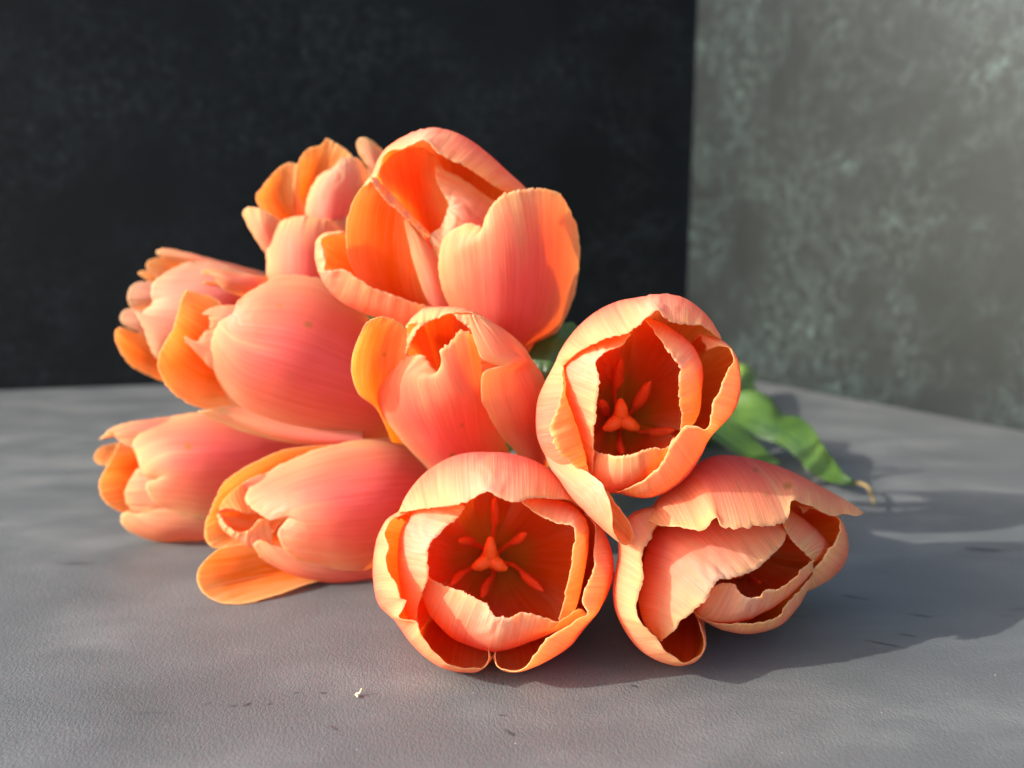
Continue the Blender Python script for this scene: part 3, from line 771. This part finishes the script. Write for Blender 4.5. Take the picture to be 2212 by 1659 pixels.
# ---- 7: large tulip on its side
f = Flower('tulip', 'G', 24.2, (1250, 900), (0.002, 0.0), 'tulip lying sideways with a broad brown-flecked salmon petal', base=(2150, 1250), base_d=0.6)
f.petal([([(1500,1300),(1480,1150),(1500,950)], (1.2,1.6,1.2)), ([(980,1220),(1050,900),(1200,500)], (.6,1.3,.8)), ([(700,1208),(780,900),(930,480)], (.2,1.0,.6)), ([(500,1085),(600,800),(800,400)], (.0,.7,.5)), ([(412,920),(405,850),(450,735),(505,650),(540,540),(555,470),(570,400),(605,350)], (-.1,.1,.3))], face='I', tint=.4)
f.petal([([(1900,1500),(1900,1440),(1900,1380)], (.6,.3,.6)), ([(1550,1482),(1600,1430),(1600,1350)], (.6,.2,.5)), ([(1250,1442),(1300,1370),(1320,1280)], (.7,.3,.5)), ([(950,1350),(1020,1280),(1080,1180)], (.7,.4,.6)), ([(690,1225),(760,1220),(860,1200),(960,1195)], (.6,.4,.5))], ruffle=.01)
f.petal([([(1100,1000),(1120,850),(1100,700)], (.8,.6,.8)), ([(810,930),(850,780),(860,620)], (.4,.1,.5)), ([(730,855),(765,760),(790,640)], (.3,.1,.4)), ([(655,775),(608,725),(603,690),(615,690),(645,735),(690,728),(745,650)], (.3,.2,.4))], jag=.004)
f.petal([([(1100,650),(1120,560),(1100,480)], (.8,.6,.8)), ([(900,640),(930,560),(960,465)], (.4,.2,.5)), ([(775,640),(780,560),(762,530),(735,528),(770,495),(840,472)], (.5,.4,.6))], jag=.004)
f.petal([([(2150,1440),(2170,1250),(2060,1050)], (1.6,1.4,1.6)), ([(1850,1475),(1950,1000),(1960,600)], (1.2,-.2,1.2)), ([(1480,1445),(1580,900),(1760,360)], (.9,-.9,.9)), ([(1170,1335),(1310,850),(1520,255)], (.8,-1.1,.7)), ([(965,1200),(1060,800),(1270,265)], (.7,-.9,.5)), ([(845,1010),(930,720),(1110,345)], (.5,-.6,.3)), ([(797,850),(790,760),(815,650),(860,575),(920,540),(952,522),(975,460),(1040,390)], (.3,-.2,.2))],
        spots=[(665,702,7),(603,661,4)], crump=[(503,677,30)], NU=110, ruffle=.03, jag=.006)

# ---- 8: pale tulip beside it
f = Flower('tulip', 'J', 26.0, (1100, 700), (0.002, 0.0), 'pale cream tulip behind the sideways one with a curled white petal tip', base=(1900, 600), base_d=1.2, res=.8)
f.petal([([(1900,750),(1950,600),(1950,450)], (1.2,.8,1.2)), ([(1300,1200),(1450,700),(1600,330)], (.8,-.3,.8)), ([(900,1400),(1050,800),(1300,245)], (.5,-.6,.6)), ([(690,1400),(800,800),(1080,245)], (.3,-.5,.4)), ([(635,1350),(560,1230),(490,1020),(430,920),(378,825),(440,868),(520,800),(590,740),(577,620),(600,490),(700,410),(850,320),(950,275)], (.3,-.2,.3))], NU=116, ruffle=.045, wash=.35)
f.petal([([(2050,700),(2060,560),(2050,430)], (.6,.2,.6)), ([(1650,650),(1720,520),(1800,400)], (-.6,-.9,-.3)), ([(1460,575),(1520,470),(1600,385)], (-.8,-1.1,-.6)), ([(1375,480),(1400,420),(1470,350)], (-.9,-1.1,-.8)), ([(1345,355),(1270,365),(1185,385),(1175,375),(1210,345),(1330,325)], (-.9,-1.0,-.9))], jag=.003, probe=(.5,.4))
f.petal([([(1900,720),(1850,620),(1850,520)], (.5,.5,.5)), ([(1650,750),(1640,640),(1640,560)], (.1,.3,.1)), ([(1350,790),(1350,640),(1380,500)], (-.2,.1,-.2)), ([(1180,800),(1150,700),(1140,600),(1170,510),(1250,470)], (-.35,-.15,-.35))], face='I', tint=.7)

# ---- 9: the far left one
f = Flower('tulip', 'J', 28.2, (500, 800), (0.002, 0.0), 'tulip at the far end of the fan with many small scalloped petal edges', base=(1900, 500), base_d=1.2, res=.7)
f.petal([([(1900,480),(1950,420),(1960,380)], (1.2,.9,1.2)), ([(1300,330),(1350,260),(1400,235)], (.3,.1,.4)), ([(950,250),(980,180),(1000,128)], (.2,.0,.4)), ([(700,180),(690,160),(650,150),(640,110),(690,95),(780,95)], (.2,.1,.3))])
f.petal([([(1200,560),(1200,400),(1250,260)], (1.0,1.1,1.0)), ([(820,480),(830,320),(1000,215)], (.2,.5,.5)), ([(640,450),(570,380),(522,295),(540,238),(600,208),(690,185),(770,175)], (.1,.2,.4))], face='I', tint=.5, wash=.3)
f.petal([([(1000,600),(1000,480),(1000,400)], (1.0,1.0,1.0)), ([(720,520),(700,430),(720,370)], (.2,.2,.3)), ([(600,490),(480,425),(430,372),(465,352),(620,370)], (.1,.1,.2))], face='I', tint=.5)
f.petal([([(1000,800),(1000,650),(1000,500)], (1.0,.8,1.0)), ([(620,800),(680,650),(700,480)], (.2,-.1,.3)), ([(430,830),(340,780),(300,670),(310,600),(350,530),(430,488),(560,485)], (.1,-.2,.2))], wash=.4)
f.petal([([(1000,1200),(950,950),(950,800)], (1.0,.8,1.0)), ([(560,1180),(560,950),(560,800)], (.0,-.3,.1)), ([(480,1090),(400,1050),(270,1000),(210,920),(235,840),(310,800),(420,820)], (-.1,-.4,.0))], wash=.35)
f.petal([([(1100,1750),(1000,1500),(950,1200)], (1.0,1.2,1.0)), ([(690,1650),(700,1400),(660,1200)], (-.2,.4,.1)), ([(450,1540),(470,1300),(520,1100)], (-.5,.2,-.1)), ([(300,1430),(200,1270),(148,1110),(165,1040),(210,1015),(320,1050),(450,1090)], (-.6,-.4,-.2))], face='I', tint=.3)

# ---- 10: lower left on the table
f = Flower('tulip', 'H', 27.0, (600, 450), (0.002, 0.0), 'closed tulip lying on the table under the sideways one with a tan fleck', base=(1500, 350), base_d=1.5, res=.8)
f.petal([([(1300,850),(1350,780),(1300,700)], (1.5,1.6,1.5)), ([(900,880),(900,800),(900,650)], (1.0,-.4,-.2)), ([(660,878),(680,800),(720,660)], (.8,-.6,-.6)), ([(440,873),(430,790),(460,660)], (.6,-.5,-.5)), ([(275,815),(212,760),(203,702),(240,675),(290,690),(350,680)], (.4,.0,-.2))], jag=.006)
f.petal([([(700,350),(700,480),(700,600)], (.6,.9,.6)), ([(330,240),(400,420),(340,680)], (.5,1.2,.4)), ([(190,238),(110,390),(62,480),(65,560),(110,630),(215,688)], (.6,.2,.2))], face='I', tint=.8)
f.petal([([(400,230),(380,300),(340,380)], (1.2,1.3,1.2)), ([(200,235),(190,300),(140,385)], (.8,.8,.6)), ([(90,255),(45,290),(30,340),(60,374)], (.7,.7,.6))], face='I', tint=.5)
f.petal([([(800,80),(750,200),(700,280)], (1.0,.4,.4)), ([(500,70),(450,150),(420,230)], (.8,.2,.2)), ([(390,100),(250,108),(150,140),(62,218),(150,165),(185,215),(275,265)], (.9,.4,.1))], jag=.004)
f.petal([([(700,480),(700,600),(680,720)], (.0,-.3,.0)), ([(380,400),(450,560),(440,690)], (-.3,-.6,-.4)), ([(315,400),(260,480),(228,560),(240,620),(280,675)], (-.2,-.3,-.2))])
f.petal([([(1450,180),(1500,330),(1400,480)], (1.6,1.0,1.2)), ([(1000,70),(1050,320),(1000,650)], (.9,-.9,-.2)), ([(720,36),(720,330),(800,732)], (.8,-1.5,-.5)), ([(530,68),(520,350),(640,705)], (.8,-1.4,-.6)), ([(420,103),(320,180),(278,250),(300,310),(325,390),(360,450),(440,468),(375,488),(362,520),(400,600),(500,660)], (.7,-.7,-.5))],
        spots=[(408,965,8)], NU=110, ruffle=.03, jag=.006)

# ---- 11: lower left nearer
f = Flower('tulip', 'H', 23.7, (1400, 700), (0.0015, 0.0), 'nearly closed tulip on the table with one broad petal drooping onto it', base=(2150, 550), base_d=1.6)
f.petal([([(1900,260),(1900,330),(1850,420)], (1.6,1.8,1.6)), ([(1550,250),(1600,380),(1550,600)], (.8,1.4,1.0)), ([(1200,300),(1280,450),(1300,700)], (.5,1.3,.7)), ([(950,430),(1050,580),(1150,850)], (.2,1.0,.4)), ([(850,530),(790,650),(745,770),(742,850),(785,912),(850,920),(950,905)], (-.1,.1,.1))], face='I', tint=.4, jag=.006)
f.petal([([(1750,950),(1700,1020),(1650,1110)], (.9,.9,.5)), ([(1300,900),(1350,1050),(1400,1150)], (.1,.2,-.4)), ([(1060,885),(1150,1050),(1230,1212)], (-.2,.0,-.8)), ([(880,905),(960,1060),(1050,1265)], (-.4,-.2,-1.1)), ([(840,920),(760,985),(705,1050),(692,1110),(725,1195),(800,1252),(900,1280),(960,1278)], (-.5,-.9,-1.15))], face='I', tint=.5, ruffle=.02, jag=.005)
f.petal([([(1600,400),(1550,520),(1500,640)], (.8,.6,.8)), ([(1250,450),(1200,540),(1180,640)], (.2,.0,.3)), ([(1080,490),(980,528),(900,578),(845,640),(832,690)], (.1,-.2,.3)), ([(1120,700),(1000,690),(930,662),(870,662),(842,688)], (.1,-.3,.2))], probe=(.5,.75), jag=.004)
f.petal([([(1550,900),(1500,820),(1500,720)], (.8,1.0,1.0)), ([(1300,900),(1200,850),(1150,760)], (.0,.4,.7)), ([(1200,900),(1050,890),(920,840),(850,765),(833,695)], (-.2,-.2,.2)), ([(1160,735),(1105,722),(1050,785),(980,815),(890,768),(842,692)], (-.3,-.4,.1))], probe=(.5,.85), jag=.004)
f.petal([([(2050,850),(2080,1000),(2000,1150)], (1.4,.9,1.4)), ([(1650,950),(1650,1080),(1680,1163)], (-.2,-.3,.6)), ([(1370,900),(1310,1000),(1360,1115)], (-.4,-.5,.4)), ([(1255,940),(1170,885),(1090,863),(1063,885),(1100,965),(1160,1022)], (-.4,-.4,.1))], jag=.004)
f.petal([([(2080,230),(2280,500),(2120,900)], (2.2,1.6,2.0)), ([(1800,213),(1920,600),(1860,1030)], (1.0,-.9,.2)), ([(1500,268),(1600,650),(1700,1062)], (.6,-1.4,-.3)), ([(1270,360),(1390,680),(1480,1035)], (.4,-1.3,-.4)), ([(1100,465),(1020,545),(1000,600),(1035,655),(1090,692),(1163,737),(1285,708),(1215,815),(1230,870),(1280,950),(1350,992)], (.2,-.9,-.5))], crump=[(584,1126,40)], NU=110, ruffle=.03, jag=.006)

# ------------------------------------------------------------------ stems and leaves
tulips = [o for o in COL.objects if o.name.split('.')[0] == 'tulip' and o.type == 'EMPTY']
for i, o in enumerate(tulips):
    b = np.array(o.location) / CM
    rs = np.random.default_rng(40 + i)
    a = i * 2.4
    tie = np.array([9.5 + 1.0 * math.cos(a), 40 + 1.5 * math.sin(a * 1.7), 1.5 + 1.0 * math.sin(a) + 0.2 * (i % 3)])
    end = np.array([17.3 + 0.9 * math.cos(a + .7), 56.5 + 2.2 * math.sin(i * 1.9), 1.2 + 1.0 * math.sin(a + 1.0)])
    tie[2] = max(tie[2], 0.5); end[2] = max(end[2], 0.45)
    mid = b * 0.45 + tie * 0.55
    mid[2] = max(mid[2] * 0.9, 0.6)
    first = b + (mid - b) * 0.12
    me = tube([b - (mid - b) * 0.02, first, mid, tie, end], [0.42, 0.36, 0.36, 0.38, 0.36], b, seg=14, sub=8)
    me.materials.append(M_STEM)
    new_obj('stem', me, o)


def leaf(o, rows, deps, crop='I', name='leaf', NU=26, NV=46):
    b = np.array(o.location) / CM
    R = []
    for p, d in zip(rows, deps):
        px = topx(crop, p)
        R.append(unproj(px[:, 0], px[:, 1], np.array(d, float)))
    r = np.random.default_rng(len(rows) * 7 + int(deps[0][0]))
    P, u, vv = surface(R, NU, NV, r, 0.0)
    P[..., 2] = np.maximum(P[..., 2], 0.12)
    N = normals(P)
    if N[NV // 2, NU // 2] @ (CAMPOS - P[NV // 2, NU // 2]) < 0:
        P = P[:, ::-1]; N = normals(P)
    P = P + N * (0.06 * wavy(u, [1.3, 2.4], r)[None, :] * wavy(vv, [1.5, 3.1], r)[:, None])[..., None]
    th = 0.03
    A, B = P + N * th, P - N * th
    A[..., 2] = np.maximum(A[..., 2], 0.05); B[..., 2] = np.maximum(B[..., 2], 0.02)
    at = dict(uc=np.repeat(u[None, :], NV, 0) * 1.2, pv=np.repeat(vv[:, None], NU, 1), seed=np.full((NV, NU), r.uniform(0, 40)))
    me = grid_mesh(name, A - b, B - b, at, at, M_LEAF)
    return new_obj(name, me, o)


t1, t2, t3, t4, t5 = tulips[:5]
# long leaf lying on the table, with a dry hooked tip
lf = leaf(t3, [[(500,420),(520,500),(500,600)], [(760,500),(800,590),(760,720)], [(950,478),(930,640),(860,800)], [(1090,560),(1050,700),(960,850)], [(1165,665),(1120,790),(1080,880)], [(1290,690),(1250,850),(1190,930)], [(1400,765),(1370,930),(1310,1040)], [(1480,900),(1460,1040),(1410,1140)], [(1570,1020),(1555,1110),(1520,1190)], [(1660,1140),(1645,1180),(1625,1215)], [(1745,1200),(1742,1215),(1738,1232)]],
          [(42,41,40), (41,40.5,39.5), (40.5,39.5,38.5), (40,38.5,38), (39.5,37.8,37.5), (38.3,36.8,36.6), (37.0,36,35.6), (35.6,35,34.6), (34.4,34.2,33.8), (33.3,33.2,33.0), (32.9,32.8,32.7)])
p = topx('I', [(1720,1212),(1790,1215),(1840,1240),(1870,1300),(1888,1350),(1890,1385)])
q = unproj(p[:, 0], p[:, 1], np.array([33.0, 32.6, 32.2, 31.4, 30.8, 30.3])); q[:, 2] = np.maximum(q[:, 2], .1)
me = tube(q, [0.07, 0.10, 0.08, 0.11, 0.08, 0.02], np.array(t3.location) / CM, seg=8); me.materials.append(M_DRY)
tip = new_obj('dry_tip', me, lf); tip['label'] = 'dry straw-coloured hooked leaf tip'
leaf(t2, [[(560,620),(520,700),(480,740)], [(700,690),(660,760),(600,840)], [(850,780),(800,850),(735,935)], [(985,900),(930,950),(865,1008)], [(1085,1000),(1050,1020),(1005,1042)], [(1150,1050),(1140,1057),(1128,1062)]],
     [(39,38.5,38), (38.5,37.6,37), (37.6,36.8,36), (36.6,36,35.4), (35.4,35,34.7), (34.6,34.5,34.4)])
# leaf rising between the top tulip and the open one
leaf(t5, [[(120,800),(170,760),(230,700)], [(60,560),(170,600),(260,560)], [(100,440),(220,470),(330,450)], [(230,330),(300,370),(380,380)], [(360,300),(390,330),(420,350)]],
     [(23.6,23.4,23.5), (23.8,23.5,23.6), (24.2,23.8,23.8), (24.8,24.4,24.4), (25.4,25.4,25.4)], crop='B')
leaf(t4, [[(60,900),(160,980),(260,960)], [(80,700),(160,740),(240,700)], [(110,560),(180,600),(260,560)], [(150,470),(210,500),(280,500)]],
     [(23.4,23.2,23.2), (24.2,24.0,24.0), (24.8,24.6,24.6), (25.4,25.3,25.3)], crop='B')
# small leaf end seen through the gap in the open tulip
leaf(t1, [[(1150,640),(1180,660),(1200,680)], [(1200,560),(1225,580),(1240,610)], [(1230,535),(1250,560),(1245,590)], [(1285,537),(1287,550),(1282,568)]],
     [(24.5,24.4,24.5), (24.2,24.1,24.2), (24.0,23.9,24.0), (23.9,23.9,23.9)], crop='B', NU=14, NV=16)

# ------------------------------------------------------------------ small scrap on the table
p = unproj(np.array([769, 772, 776, 779, 781]), np.array([1500, 1501, 1499, 1496, 1491]), np.array([17.6] * 5))
sc = p[0].copy(); sc[2] = 0
o = tag(empty('dry_scrap', sc), 'tiny cream dried flower scrap lying on the bare table', 'scrap')
p[:, 2] = [0.05, 0.07, 0.08, 0.14, 0.2]
me = tube(p, [0.02, 0.032, 0.03, 0.015, 0.01], sc, seg=7, sub=3); me.materials.append(M_SCRAP); new_obj('curl', me, o)
p2 = p[0] + np.array([[-.02, 0.0, .0], [0.03, -.05, .01], [0.06, -.11, 0.0]]); 
me = tube(p2, [0.012, 0.03, 0.012], sc, seg=7, sub=3); me.materials.append(M_SCRAP); new_obj('flake', me, o)
